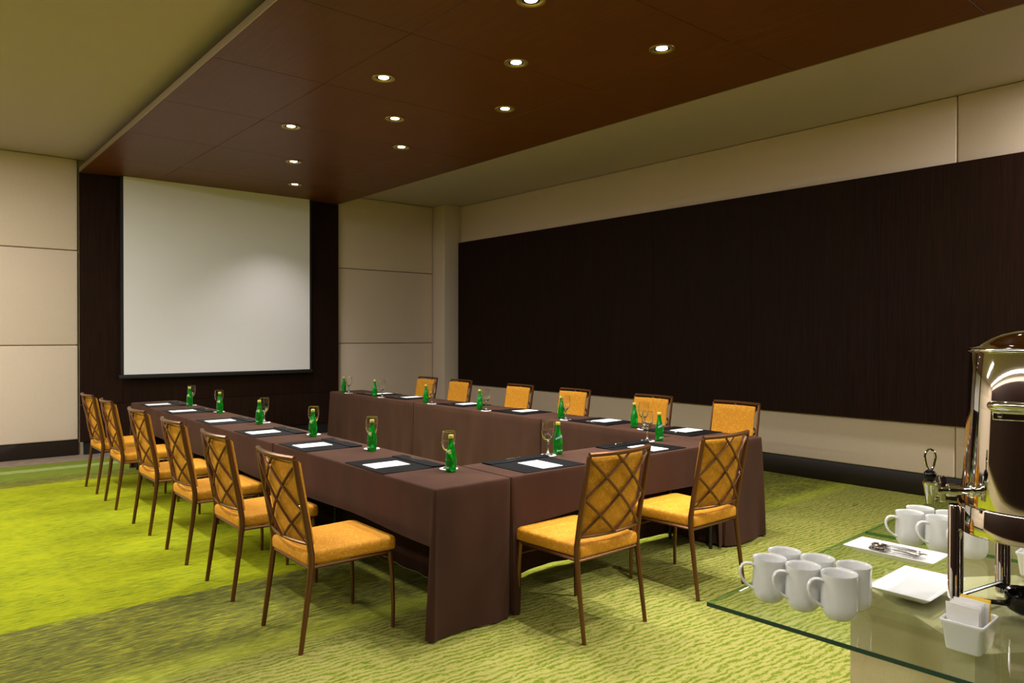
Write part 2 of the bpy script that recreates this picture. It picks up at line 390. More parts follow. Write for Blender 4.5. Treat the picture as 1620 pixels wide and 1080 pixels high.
# ---------------------------------------------------------------- tables and cloths
TOP = .76
def smooth01(x): x = max(0, min(1, x)); return x*x*(3-2*x)
def make_cloth(x0, x1, y0, y1, drop, seed=0, flare=.02, amp=.011, flat='', abut=None):
    """drop(side, t, x, y) -> z of hem; sides S E N W run counter-clockwise"""
    rnd = random.Random(seed); r = .012; P = []
    def run(a, b, n, side, nx, ny):
        for i in range(n):
            t = (i+.0)/n; P.append((a[0]+(b[0]-a[0])*t, a[1]+(b[1]-a[1])*t, nx, ny, side, t))
    def corner(cx, cy, a0, side):
        for i in range(4):
            a = a0 + (PI/2)*i/4; P.append((cx+r*math.cos(a), cy+r*math.sin(a), math.cos(a), math.sin(a), side, i/4+10))
    nl = lambda L: max(8, int(L/.022))
    run((x0+r, y0), (x1-r, y0), nl(x1-x0), 'S', 0, -1); corner(x1-r, y0+r, -PI/2, 'SE')
    run((x1, y0+r), (x1, y1-r), nl(y1-y0), 'E', 1, 0); corner(x1-r, y1-r, 0, 'NE')
    run((x1-r, y1), (x0+r, y1), nl(x1-x0), 'N', 0, 1); corner(x0+r, y1-r, PI/2, 'NW')
    run((x0, y1-r), (x0, y0+r), nl(y1-y0), 'W', -1, 0); corner(x0+r, y0+r, PI, 'SW')
    n = len(P); ph = [rnd.uniform(0, 6.28) for _ in range(6)]
    hems = [drop(p[4], p[5], p[0], p[1]) for p in P]
    rows = 14; V = []; F = []; flat_s = any(q_ in 'SEW' for q_ in flat)
    s = 0; S = []
    for i in range(n):
        S.append(s); q = P[(i+1) % n]; s += math.hypot(q[0]-P[i][0], q[1]-P[i][1])
    # inner top ring, edge ring, roundover, then skirt
    for i, p in enumerate(P): V.append((p[0]-p[2]*.012, p[1]-p[3]*.012, TOP))
    for i, p in enumerate(P): V.append((p[0]-p[2]*.003, p[1]-p[3]*.003, TOP-.0025))
    for k in range(rows+1):
        f = k/rows
        for i, p in enumerate(P):
            hem = hems[i]; z = (TOP-.010) + (hem-(TOP-.010))*f; L = (TOP-z)
            a = S[i]; hang = L/.75
            wv = (math.sin(a*9+ph[0]) + .7*math.sin(a*17+ph[1]+1.2*math.sin(a*4+ph[4])) + .45*math.sin(a*29+ph[2]))
            fl = flare
            if p[5] >= 10: fl = flare*2.0
            if abut and p[4] == 'S'+abut: fl = -.006
            off = hang*(fl + amp*wv*hang) + .0005
            long_ = 1 if hem < .2 else .6
            if flat and any(q_ in p[4] for q_ in flat): long_ = 0
            if p[4] == abut: long_ *= smooth01((p[1]-3.55)/.08)
            tx = 0
            if p[4] in ('S', 'SW', 'SE') and hem < .2 and not flat_s:
                dc = min(p[0]-x0, x1-p[0]); sg = -1 if p[0]-x0 < x1-p[0] else 1
                if (sg > 0 and abut == 'E') or (sg < 0 and abut == 'W'): sg = 0
                tx = sg*(.02)*hang*max(0, 1-dc/.22)**1.3
            V.append((p[0]+p[2]*off*long_+tx, p[1]+p[3]*off*long_, z + (.004*math.sin(a*6+ph[3])*f if hem > .02 else .0)))
    R_ = rows+3
    for k in range(R_-1):
        for i in range(n):
            j = (i+1) % n; F.append((k*n+i, (k+1)*n+i, (k+1)*n+j, k*n+j))
    F.append(tuple(range(n)))
    return V, F
def ramp_edge(d, w=.02): return smooth01(d/w)
LONG = .012
def drop_left(y0, y1, near, far):
    def d(side, t, x, y):
        if side in ('E', 'NE', 'SE'): return .0005
        if side in ('S', 'SW'): return LONG if near else .10
        if side == 'N': return LONG if far else .10
        k = min((y-y0) if near else 1, (y1-y) if far else 1)
        return LONG + (.462 + .02*math.sin(PI*(y-y0)/(y1-y0)) - LONG)*ramp_edge(k-.012, .018)
    return d
def drop_right(y0, y1, near, far):
    def d(side, t, x, y):
        if side in ('W', 'NW', 'SW'): return LONG+.01
        if side in ('S', 'SE'): return LONG if near else .10
        if side == 'N': return LONG if far else .10
        k = min((y-y0) if near else 1, (y1-y) if far else 1)
        return LONG + (.462 + .02*math.sin(PI*(y-y0)/(y1-y0)) - LONG)*ramp_edge(k-.10, .03)
    return d
def drop_front(side, t, x, y):
    if side in ('N', 'NE', 'NW', 'E', 'W', 'SW', 'SE'): return LONG+.01
    k = min(x-2.574, 4.566-x)
    return LONG + (.497 - .03*math.cos(PI*(x-2.57)/1.0)*.4 - LONG)*ramp_edge(k-.055, .03)
CG = 'brown tablecloths of the horseshoe'; TG = 'folding tables under the brown cloths'
def table(name_lbl, cx, cy, L, W, rz):
    t = thing('folding_table', name_lbl, 'table', (cx, cy, 0), rz, TG)
    MB().rbox((-L/2+.02, -W/2+.02, .735), (L/2-.02, W/2-.02, .757), .003, 1).build('tabletop', table_top_mat, t)
    for a in (-1, 1):
        for b in (-1, 1):
            MB().tube([(a*(L/2-.06), b*(W/2-.035), 0), (a*(L/2-.06), b*(W/2-.035), .735)], .013, 8).build('leg', table_metal, t)
        MB().tube([(a*(L/2-.06), -W/2+.035, .25), (a*(L/2-.06), W/2-.035, .25)], .009, 8).build('crossbar', table_metal, t)
spans_l = [(3.058, 5.110), (5.120, 7.138), (7.148, 9.205)]
spans_r = [(3.062, 5.020), (5.030, 7.190), (7.200, 9.310)]
ordn = ['nearest the camera', 'in the middle', 'nearest the screen']
for i, (a, b) in enumerate(spans_l):
    V, F = make_cloth(2.072, 2.566, a, b, drop_left(a, b, i == 0, i == 2), 10+i, flat=['N', 'NS', 'S'][i], abut='E' if i == 0 else None)
    tag(obj('tablecloth', V, F, cloth_mat, smooth=True, sharp=50), 'brown tablecloth on the left row, ' + ordn[i], 'tablecloth', CG)
    table('folding table hidden under the left row cloth ' + ordn[i], 2.319, (a+b)/2, b-a-.02, .47, PI/2)
for i, (a, b) in enumerate(spans_r):
    V, F = make_cloth(4.574, 5.068, a, b, drop_right(a, b, i == 0, i == 2), 20+i, amp=.014, flat=['N', 'NS', 'S'][i], abut='W' if i == 0 else None)
    tag(obj('tablecloth', V, F, cloth_mat, smooth=True, sharp=50), 'brown tablecloth on the right row, ' + ordn[i], 'tablecloth', CG)
    table('folding table hidden under the right row cloth ' + ordn[i], 4.821, (a+b)/2, b-a-.02, .47, PI/2)
V, F = make_cloth(2.572, 4.568, 3.068, 3.529, drop_front, 31, flare=.012, flat='EW')
tag(obj('tablecloth', V, F, cloth_mat, smooth=True, sharp=50), 'brown tablecloth on the front table joining the left and right rows', 'tablecloth', CG)
table('folding table under the front cloth behind the two nearest chairs', 3.57, 3.2985, 1.96, .43, 0)

# ---------------------------------------------------------------- chairs
def make_chair():
    t = thing('dining_chair', 'gold chair', 'chair')
    def post(z):   # x of back frame at height z
        return .052 - (z-.47)/(0.945-.47)*.085
    for s in (-1, 1):
        pts = [(-.004, s*.232, .0), (.016, s*.231, .14), (.038, s*.230, .30), (.052, s*.229, .42), (.052, s*.229, .47),
               (post(.60)+.003, s*.229, .60), (post(.78), s*.228, .78), (post(.935), s*.226, .935)]
        MB().tube(pts, [.0105, .0115, .013, .0145, .0145, .0135, .0125, .0115], 8, flat=(1.15, .95)).build('rear_leg', bronze_mat, t)
        MB().tube([(.510, s*.222, 0), (.512, s*.222, .12), (.505, s*.222, .28), (.492, s*.222, .405)], [.010, .0105, .0115, .012], 8).build('front_leg', bronze_mat, t)
    f = MB()
    for s in (-1, 1): f.tube([(.052, s*.226, .405), (.27, s*.224, .402), (.492, s*.220, .400)], .0095, 6)
    f.tube([(.492, -.220, .400), (.492, .220, .400)], .0095, 6)
    f.tube([(.052, -.226, .400), (.052, 0, .400), (.052, .226, .400)], .0095, 6)
    f.build('seat_frame', bronze_mat, t)
    MB().tube([(.508, -.222, .335), (.508, .222, .335)], .006, 6).build('stretcher', bronze_mat, t)
    # seat cushion: rounded slab with a crown
    n = 12; Vv = []; Ff = []
    def seat_xy(u, v):
        x = .030 + u*.498; hw = .222 + .014*u; rr = 0
        return x, (v*2-1)*hw
    nz = 5
    bm = bmesh.new()
    outline = []
    hw0, hw1, x0, x1, r = .218, .238, .035, .530, .035
    for (cx, cy, a0) in ((x1-r, hw1-r, 0), (x0+.015, hw0-.015, PI/2), (x0+.015, -hw0+.015, PI), (x1-r, -hw1+r, 1.5*PI)):
        rr = r if cx > .3 else .015
        for k in range(5): a = a0+PI/2*k/4; outline.append((cx+rr*math.cos(a), cy+rr*math.sin(a)))
    N = len(outline); cx, cy = .28, 0
    rings = [(.96, .412), (.995, .416), (1.0, .428), (1.004, .450), (.996, .466), (.975, .475), (.90, .481), (.6, .486), (.25, .488)]
    for (sc, z) in rings:
        for (x, y) in outline: Vv.append((cx+(x-cx)*sc, cy+(y-cy)*sc, z))
    for k in range(len(rings)-1):
        for i in range(N): j = (i+1) % N; Ff.append((k*N+i, k*N+j, (k+1)*N+j, (k+1)*N+i))
    Ff.append(tuple(range(N))[::-1]); Ff.append(tuple((len(rings)-1)*N+i for i in range(N)))
    obj('seat', Vv, Ff, gold_mat, t, True, sharp=60)
    # curved back surfaces
    Z0, Z1 = .520, .938
    def B(u, v, dx=0.):
        z = Z0+(Z1-Z0)*v; y = (u*2-1)*.226; bow = -.036*(1-(2*u-1)**2)
        return Vector((post(z)+bow+dx, y, z))
    MB().tube([B(i/12, 1.012) for i in range(13)], .0125, 8, flat=(1.0, 1.1)).build('top_rail', bronze_mat, t)
    MB().tube([B(i/12, 0) for i in range(13)], .008, 8).build('lower_rail', bronze_mat, t)
    rods = [((0, .95), (1, .0)), ((.42, 1), (1, .45)), ((0, .42), (.5, 0)), ((.64, 1), (0, .40)), ((1, .96), (0, 0)), ((1, .47), (.5, 0))]
    for q, (a, b) in enumerate(rods):
        m_ = MB(); dx = -.004 if q >= 3 else .003
        m_.tube([B(a[0]+(b[0]-a[0])*i/8, a[1]+(b[1]-a[1])*i/8, dx) for i in range(9)], .0072, 6); m_.build('lattice_rod', bronze_mat, t)
    # upholstered back pad in front of the lattice
    Vv = []; Ff = []; nu, nv = 14, 10
    def padp(u, v, side):
        uu = .045+.91*u; vv = -.03+.995*v; e_ = min(u, 1-u)*2*.226*.91; g = min(v, 1-v)*.43
        th = .017*min(1, (max(0, min(e_, g))/.02))**.5
        return B(uu, vv, .031 + side*(.006+th))
    for side in (-1, 1):
        for j in range(nv+1):
            for i in range(nu+1):
                u = .5-.5*math.cos(PI*i/nu); v = .5-.5*math.cos(PI*j/nv)
                Vv.append(padp(u, v, side if side > 0 else -.55))
    W_ = nu+1; H_ = (nv+1)*W_
    for j in range(nv):
        for i in range(nu):
            a = j*W_+i; Ff.append((a, a+W_, a+W_+1, a+1)); b = a+H_; Ff.append((b, b+1, b+W_+1, b+W_))
    for i in range(nu):
        Ff.append((i, i+1, H_+i+1, H_+i)); a = nv*W_+i; Ff.append((a, H_+a, H_+a+1, a+1))
    for j in range(nv):
        a = j*W_; Ff.append((a, H_+a, H_+a+W_, a+W_)); a = j*W_+nu; Ff.append((a, a+W_, H_+a+W_, H_+a))
    obj('backrest', Vv, Ff, gold_mat, t, True, sharp=60)
    return t
chair = make_chair(); index_kids()
num = ['first', 'second', 'third', 'fourth', 'fifth', 'sixth']
used = False
for i, y in enumerate([8.203, 7.367, 6.296, 5.363, 4.488, 3.570]):
    lb = 'gold chair with bronze lattice back, left row, ' + num[i] + ' from the screen'
    place(chair, used, (1.492, y, 0), [.02, -.02, .015, 0, -.01, 0][i], lb, 'gold lattice-back chairs along the left row'); used = True
for i, y in enumerate([8.53, 7.75, 6.57, 5.66, 4.59, 3.67]):
    lb = 'gold padded chair facing the camera on the right row, ' + num[i] + ' from the screen'
    place(chair, True, (5.625, y, 0), PI, lb, 'gold chairs along the right row')
for i, x in enumerate([2.845, 3.782]):
    lb = 'gold lattice-back chair at the front table, ' + ['left one, nearest the camera', 'right one beside the mugs'][i]
    place(chair, True, (x, 2.552, 0), PI/2, lb, 'gold chairs at the front table')

# ---------------------------------------------------------------- desk pads, paper, pens, bottles, glasses
def make_pad():   # local: +x away from sitter, y across
    t = thing('desk_pad', 'pad', 'desk pad')
    MB().rbox((-.205, -.235, 0), (.205, .235, .004), .0018, 1).build('mat', leather, t)
    MB().rbox((.115, -.235, .0042), (.205, .235, .0095), .002, 1).build('pen_strip', leather, t)
    return t
dp = make_pad()
MBp = MB().rbox((-.115, -.078, 0), (.115, .078, .003), .0006, 1)
pp = tag(MBp.build('notepad', paper_mat), 'pp', 'notepad')
pen = thing('pen', 'pen', 'pen')
MB().tube([(0, -.068, .005), (0, -.05, .005), (0, .045, .005), (0, .052, .005)], [.0015, .004, .004, .004], 8).build('barrel', chrome_small, pen)
MB().tube([(0, .052, .005), (0, .060, .005), (0, .064, .005)], [.0025, .0025, .0015], 6).build('clicker', chrome_small, pen)
MB().box((-.001, .01, .0088), (.001, .05, .0105)).build('clip', chrome_small, pen, False)

def make_bottle():
    t = thing('bottle', 'bottle', 'bottle')
    prof = [(.0001, .002), (.024, .0), (.0285, .004), (.030, .012), (.0300, .03), (.0308, .055), (.0315, .072), (.0300, .090), (.0265, .110), (.0215, .130),
            (.0170, .148), (.0140, .163), (.0128, .178), (.0128, .184), (.0140, .186), (.0140, .190), (.0128, .191), (.0125, .196)]
    MB().lathe(prof, 28).build('glass_body', bottle_mat, t, sharp=70)
    MB().lathe([(.0145, .189), (.0152, .190), (.0150, .205), (.0138, .208), (.0001, .2085)], 24).build('cap', cap_mat, t)
    def rad(z):
        for (r0, z0), (r1, z1) in zip(prof, prof[1:]):
            if z0 <= z <= z1 and z1 > z0: return r0+(r1-r0)*(z-z0)/(z1-z0)
        return .03
    def wrap(pts_f, name, m, lift):
        V, F = pts_f; obj(name, [((rad(z)+lift)*math.cos(a), (rad(z)+lift)*math.sin(a), z) for (a, z) in V], F, m, t, True, sharp=None)
    def patch(a0, a1, z0, z1, nx=8, nz=6, oval=False):
        V = []; F = []
        for j in range(nz+1):
            for i in range(nx+1):
                u = i/nx; v = j/nz
                if oval:
                    hh = math.sqrt(max(0.02, 1-(2*v-1)**2)); u = .5+(u-.5)*hh
                V.append((a0+(a1-a0)*u, z0+(z1-z0)*v))
        for j in range(nz):
            for i in range(nx): a = j*(nx+1)+i; F.append((a, a+1, a+nx+2, a+nx+1))
        return V, F
    # front is local -x (towards the sitter)
    wrap(patch(PI-.75, PI+.55, .098, .126, 10, 6, True), 'teal_print', label_teal, .0004)
    wrap(patch(PI+.62, PI+1.25, .104, .128, 5, 4), 'neck_label', label_gold, .0004)
    fc = bpy.data.curves.new('letters', 'FONT'); fc.body = 'perrier'; fc.size = .019; fc.align_x = 'CENTER'; fc.extrude = 0
    fo = bpy.data.objects.new('tmp', fc); C.objects.link(fo); dg = bpy.context.evaluated_depsgraph_get(); dg.update()
    me = bpy.data.meshes.new_from_object(fo.evaluated_get(dg)); bpy.data.objects.remove(fo)
    V = [(PI + v.co.x/.027 + (.0), .108 + v.co.y*1.0 + v.co.x*.35) for v in me.vertices]; F = [tuple(p.vertices) for p in me.polygons]
    wrap((V, F), 'lettering', label_white, .0009)
    V = [(PI + .1 + v.co.x/.033, .022 + v.co.y*1.0) for v in me.vertices]
    wrap((V, F), 'lettering', label_white, .0006)
    bpy.data.meshes.remove(me)
    return t
bottle = make_bottle()
def make_goblet():
    t = thing('goblet', 'goblet', 'glass')
    outer = [(.0001, .0045), (.020, .004), (.033, .0018), (.0345, .0015), (.0345, .003), (.022, .0065), (.010, .012), (.0055, .022), (.0045, .045), (.0052, .070), (.0085, .082), (.018, .092),
             (.029, .106), (.038, .126), (.0425, .150), (.0425, .172), (.0400, .196), (.0380, .2125), (.0379, .2140), (.0376, .2149), (.0373, .2152), (.0370, .2149), (.0368, .2140), (.0369, .2125), (.0388, .195), (.0412, .172), (.0412, .150), (.0368, .127), (.028, .108), (.017, .095), (.0001, .090)]
    MB().lathe(outer, 28).build('glass', goblet_glass, t, sharp=70)
    return t
goblet = make_goblet()
coaster = tag(MB().lathe([(.0001, 0), (.0525, 0), (.0535, .0006), (.0525, .0014), (.0001, .0014)], 32).build('coaster', paper_mat), 'c', 'coaster')
index_kids()
usedm = {}
def put(o, loc, rz, label, group):
    first = usedm.get(o.name); usedm[o.name] = 1
    return place(o, first is not None, loc, rz, label, group)
T = TOP+.0008
def setting(padc, rz, botc, glc, where, tilt=0., paper_dx=-.055):
    c, s = math.cos(rz+tilt), math.sin(rz+tilt)
    def w_(dx, dy): return (padc[0]+dx*c-dy*s, padc[1]+dx*s+dy*c)
    put(dp, (padc[0], padc[1], T), rz+tilt, 'black desk pad ' + where, 'black desk pads at the places')
    q = w_(paper_dx, .0); put(pp, (q[0], q[1], T+.0046), rz+tilt, 'white notepad ' + where, 'white notepads on the desk pads')
    q = w_(.165, .02); put(pen, (q[0], q[1], T+.0102), rz+tilt+.08, 'silver pen ' + where, 'silver pens on the desk pads')
    put(bottle, (botc[0], botc[1], T), rz+random.uniform(-.35, .35), 'green water bottle ' + where, 'green water bottles')
    put(coaster, (glc[0], glc[1], T), 0, 'round white coaster ' + where, 'white coasters')
    put(goblet, (glc[0], glc[1], T+.0016), random.uniform(0, 6), 'clear goblet ' + where, 'clear goblets')
ly = [8.69, 7.79, 6.68, 5.69, 4.80, 3.80]
lb_ = [(2.455, 8.34), (2.462, 7.40), (2.42, 6.266), (2.437, 5.244), (2.441, 4.350), (2.411, 3.40)]
lg = [(2.500, 8.42), (2.502, 7.54), (2.500, 6.36), (2.495, 5.355), (2.487, 4.435), (2.455, 3.485)]
for i in range(6):
    setting((2.283, ly[i]), 0, lb_[i], lg[i], 'on the left row, ' + num[i] + ' from the screen', -.02)
ry = [8.47, 7.76, 6.60, 5.62, 4.51, 3.64]
rb = [(4.640, 9.03), (4.640, 8.20), (4.655, 7.06), (4.66, 6.06), (4.740, 4.925), (4.745, 4.050)]
rg = [(4.635, 8.88), (4.635, 8.01), (4.635, 6.91), (4.635, 5.92), (4.700, 4.825), (4.72, 3.930)]
for i in range(6):
    setting((4.852, ry[i]), PI, rb[i], rg[i], 'on the right row, ' + num[i] + ' from the screen', 0)
setting((2.935, 3.288), PI/2, (3.303, 3.462), (3.222, 3.47), 'on the front table, left place beside the corner', -.02, -.06)
setting((3.925, 3.290), PI/2, (4.297, 3.430), (4.215, 3.474), 'on the front table, right place behind the chairs', .0, -.06)

# ---------------------------------------------------------------- coffee station
ZG = .90
GROT = math.radians(3.0)
def glass_table(loc, w_, d_, label, pedc, pedlabel, seam=1):
    t = thing('glass_tabletop', label, 'glass tabletop', loc, GROT, 'glass tops of the coffee station')
    m = MB().rbox((0, -d_, -.010), (w_, 0, 0), .0012, 1)
    fm = []
    for f in m.f:
        vs = [Vector(m.v[i]) for i in f]; nrm = (vs[1]-vs[0]).cross(vs[2]-vs[0]).normalized()
        fm.append(0 if abs(nrm.z) > .9 else (2 if (nrm.y > .5 or seam*nrm.x > .5) else 1))
    o = obj('glass_sheet', m.v, m.f, None, t, False, mats=[sheet_glass, glass_edge, far_edge], fm=fm)
    # pedestal: box under taut cloth
    (cx, cy) = pedc
    p = thing('pedestal', pedlabel, 'pedestal', (cx, cy, 0), math.radians(-35.5), 'cloth covered pedestals')
    h = ZG-.0135; s = .234; rings = []; n = 12
    per = []
    for k in range(4):
        a0 = k*PI/2+PI/4
        c0 = Vector((math.cos(a0), math.sin(a0)))*s*1.41421; c1 = Vector((math.cos(a0+PI/2), math.sin(a0+PI/2)))*s*1.41421
        for i in range(n):
            q = c0.lerp(c1, i/n); per.append((q, 1-(2*i/n-1)**2))
    Vv = []; Ff = []
    for (z, inset, bow) in ((0, -.004, .002), (.2, 0, .004), (.5, 0, .006), (.8, 0, .007), (h-.012, .0, .006), (h-.003, .003, .006), (h, .010, .006)):
        for (q, b) in per:
            d = q.normalized(); qq = q*(1-inset/s) - d*bow*b; Vv.append((qq.x, qq.y, z))
    N = len(per)
    for k in range(6):
        for i in range(N): j = (i+1) % N; Ff.append((k*N+i, k*N+j, (k+1)*N+j, (k+1)*N+i))
    Ff.append(tuple(6*N+i for i in range(N))); Ff.append(tuple(range(N))[::-1])
    obj('cloth_cover', Vv, Ff, ped_mat, p, True, sharp=30)
    hem = MB()
    hem.tube([(q.x*1.012, q.y*1.012, .006) for q, b in per], .004, 6, closed=True); hem.build('hem', ped_mat, p)
glass_table((1.473, 1.034, ZG), .932, .95, 'clear green-edged glass tabletop holding the urn and the nearest mugs', (2.003, .588), 'sand coloured cloth-covered pedestal under the glass with the urn')
glass_table((1.473+.934*math.cos(GROT), 1.034+.934*math.sin(GROT), ZG), .932, .95, 'second glass tabletop behind the urn carrying the farther mugs', (2.97, .66), 'sand coloured pedestal under the farther glass top behind the urn', -1)

hd = math.atan2(.644, -.765)
def make_mug():
    t = thing('mug', 'mug', 'mug')
    H = .100
    prof = [(.0001, .0035), (.022, .003), (.0235, .0), (.0265, .0), (.030, .004), (.0365, .013), (.0400, .024), (.0405, .034), (.0395, .055), (.0383, .075), (.0390, .092), (.0402, .0985),
            (.0398, .1000), (.0384, .0994), (.0367, .092), (.0362, .075), (.0372, .055), (.0382, .034), (.0375, .025), (.033, .013), (.020, .008), (.0001, .007)]
    prof = [(r_*.975, z_) for r_, z_ in prof]
    MB().lathe(prof, 40).build('body', porcelain, t, sharp=70)
    pts = [(.036, 0, .083), (.046, 0, .0865), (.056, 0, .087), (.064, 0, .083), (.0690, 0, .074), (.0695, 0, .064), (.066, 0, .053), (.060, 0, .043), (.052, 0, .035), (.0445, 0, .0295), (.037, 0, .027)]
    MB().tube(pts, [.0055, .0045, .004, .004, .004, .004, .004, .004, .004, .0048, .006], 10, flat=(.8, 1.55)).build('handle', porcelain, t, sharp=70)
    return t
mug = make_mug(); index_kids()
mg = [((1.601, .946), 'white mug at the left end of the front row of the near group'), ((1.681, .953), 'white mug at the left end of the back row of the near group'),
      ((1.608, .865), 'white mug in the middle of the front row of the near group'), ((1.689, .872), 'white mug in the middle of the back row of the near group'),
      ((1.618, .785), 'white mug nearest the camera, right end of the front row'), ((1.701, .7915), 'white mug at the right end of the back row, near group')]
for (p, l) in mg: put(mug, (p[0], p[1], ZG+.001), hd+random.uniform(-.08, .08), l, 'white mugs of the near group')
mg2 = [((2.341, .922), 'white mug leftmost of the far group, front row'), ((2.424, .924), 'white mug under the urn tap, back row of the far group'),
       ((2.343, .838), 'white mug beside the urn leg, middle of the far group'), ((2.428, .841), 'white mug partly hidden by the urn leg, back row of the far group'),
       ((2.346, .755), 'white mug seen behind the urn legs')]
for (p, l) in mg2: put(mug, (p[0], p[1], ZG+.001), hd+random.uniform(-.08, .08), l, 'white mugs of the far group')

def make_plate(w_, d_, hh, base, name, label, loc, rz):
    """square-rimmed plate, flared: loop of rounded rectangles"""
    V = []; F = []; n = 6
    def loop(wx, wy, z, r):
        out = []
        for (sx_, sy_, a0) in ((1, 1, 0), (-1, 1, PI/2), (-1, -1, PI), (1, -1, 1.5*PI)):
            for k in range(n): a = a0+PI/2*k/(n-1); out.append((sx_*(wx/2-r)+r*math.cos(a), sy_*(wy/2-r)+r*math.sin(a), z))
        return out
    loops = [loop(base*w_, base*d_, 0, .008), loop(base*w_+.004, base*d_+.004, .002, .008), loop(w_-.003, d_-.003, hh-.002, .004), loop(w_, d_, hh, .004), loop(w_-.005, d_-.005, hh+.0006, .004),
             loop(w_-.020, d_-.020, hh-.006, .007), loop(base*w_+.002, base*d_+.002, .0055, .01), loop(base*w_-.02, base*d_-.02, .0045, .01)]
    N = 4*n
    for L_ in loops: V += L_
    for k in range(len(loops)-1):
        for i in range(N): j = (i+1) % N; F.append((k*N+i, k*N+j, (k+1)*N+j, (k+1)*N+i))
    F.append(tuple(range(N))[::-1]); F.append(tuple((len(loops)-1)*N+i for i in range(N)))
    o = obj(name, V, F, porcelain, None, True, sharp=50); o.location = loc; o.rotation_euler = (0, 0, rz)
    return tag(o, label, 'plate')
make_plate(.132, .245, .018, .72, 'rectangular_plate', 'narrow white rectangular plate carrying the teaspoons', (2.199, .904, ZG+.0008), .02)
make_plate(.238, .145, .022, .68, 'rectangular_plate', 'empty white rectangular plate beside the urn leg', (1.934, .744, ZG+.0008), .02)

# teaspoons
spoon_metal = mat('darker spoon steel', (.50, .46, .42), .12, 1)
def make_spoon():
    t = thing('teaspoon', 'spoon', 'spoon')
    V = []; F = []; nu, nv = 10, 6
    for side in (0, 1):
        for i in range(nu+1):
            u = i/nu; ww = .0145*math.sin(PI*min(1, (u*.92+.06)))**.6
            for j in range(nv+1):
                v = j/nv*2-1; dep = -.0065*(1-v*v)*math.sin(PI*u)
                V.append((v*ww, .042*u + .022, .0085+dep + (0 if side else -.0009)))
    W_ = nv+1; K = (nu+1)*W_
    for i in range(nu):
        for j in range(nv):
            a = i*W_+j; F.append((a, a+1, a+W_+1, a+W_)); F.append((K+a, K+a+W_, K+a+W_+1, K+a+1))
    for i in range(nu):
        a = i*W_; F.append((a, a+W_, K+a+W_, K+a)); a = i*W_+nv; F.append((a, K+a, K+a+W_, a+W_))
    obj('bowl', V, F, spoon_metal, t, True, sharp=60)
    MB().tube([(0, .024, .0085), (0, .010, .0105), (0, -.03, .0115), (0, -.055, .0095), (0, -.062, .009)], [.0022, .0018, .0026, .0042, .0040], 8, flat=(.45, 1.2)).build('handle', spoon_metal, t)
    k_ = MB()
    for q in range(4): k_.lathe([(.0001, -.0022), (.0024, -.001), (.0027, .0005), (.0016, .002), (.0001, .0024)], 8, (math.sin(q*2.1)*.0018, -.064-q*.0028, .0095))
    k_.build('ornament', spoon_metal, t)
    return t
sp = make_spoon(); index_kids()
spl = ['teaspoon lying leftmost on the narrow white plate', 'second teaspoon from the left on the narrow plate', 'teaspoon in the middle of the narrow plate', 'fourth teaspoon from the left on the narrow plate',
       'teaspoon lying rightmost on the narrow white plate', 'upper teaspoon crossing the left of the spoon pile', 'topmost teaspoon of the pile on the narrow plate', 'upper teaspoon on the right of the spoon pile']
for i in range(8):
    lay = 0 if i < 5 else 1
    xx = 2.176+.0105*i if lay == 0 else 2.186+.012*(i-5)
    o = put(sp, (xx, .905+random.uniform(-.006, .006), ZG+.0062+lay*.0075+(.0015*(i % 2) if not lay else 0)), random.uniform(-.05, .05)+(i-2)*.02*(1-lay), spl[i], 'teaspoons on the narrow plate')
    o.rotation_euler[1] = random.uniform(-.2, .2)

# sachet caddies
def make_caddy(loc, rz, label, near):
    t = thing('sachet_caddy', label, 'caddy', loc, rz, 'white sachet caddies')
    V = []; F = []; n = 5
    def loop(wx, wy, z, r):
        out = []
        for (sx_, sy_, a0) in ((1, 1, 0), (-1, 1, PI/2), (-1, -1, PI), (1, -1, 1.5*PI)):
            for k in range(n): a = a0+PI/2*k/(n-1); out.append((sx_*(wx/2-r)+r*math.cos(a), sy_*(wy/2-r)+r*math.sin(a), z))
        return out
    L_ = [loop(.082, .060, 0, .008), loop(.086, .064, .003, .009), loop(.098, .074, .052, .007), loop(.103, .079, .056, .006), loop(.104, .080, .060, .006), loop(.102, .078, .062, .006), loop(.098, .074, .062, .006), loop(.094, .070, .058, .006), loop(.080, .058, .006, .006)]
    N = 4*n
    for l_ in L_: V += l_
    for k in range(len(L_)-1):
        for i in range(N): j = (i+1) % N; F.append((k*N+i, k*N+j, (k+1)*N+j, (k+1)*N+i))
    F.append(tuple(range(N))[::-1]); F.append(tuple((len(L_)-1)*N+i for i in range(N)))
    obj('holder', V, F, porcelain, t, True, sharp=60)
    return t
make_caddy((1.667, .541, ZG+.0008), .03, 'white porcelain sachet holder in front of the urn leg, nearest the camera', True)
make_caddy((2.315, .590, ZG+.0008), .03, 'white porcelain sachet holder at the right photo edge, behind the urn', False)
sa = MB()
def sachet_mesh():
    m = MB(); hw, hh, th = .027, .082, .0016
    V = []; F = []; nu, nv = 4, 5
    for side in (-1, 1):
        for j in range(nv+1):
            for i in range(nu+1):
                u = i/nu*2-1; v = j/nv; pil = th*(1-u*u)**.5*math.sin(PI*min(1, max(0, v)))**.5 if 0 < v < 1 else 0
                V.append((side*(pil+.0003), u*hw, v*hh))
    W_ = nu+1; K = (nv+1)*W_
    for j in range(nv):
        for i in range(nu): a = j*W_+i; F.append((a, a+W_, a+W_+1, a+1)); F.append((K+a, K+a+1, K+a+W_+1, K+a+W_))
    for i in range(nu): F.append((i, i+1, K+i+1, K+i)); a = nv*W_+i; F.append((a, K+a, K+a+1, a+1))
    for j in range(nv): a = j*W_; F.append((a, K+a, K+a+W_, a+W_)); a = j*W_+nu; F.append((a, a+W_, K+a+W_, K+a))
    return m.add(V, F)
sw = sachet_mesh().build('sachet', white_paper2); tag(sw, 's', 'sachet')
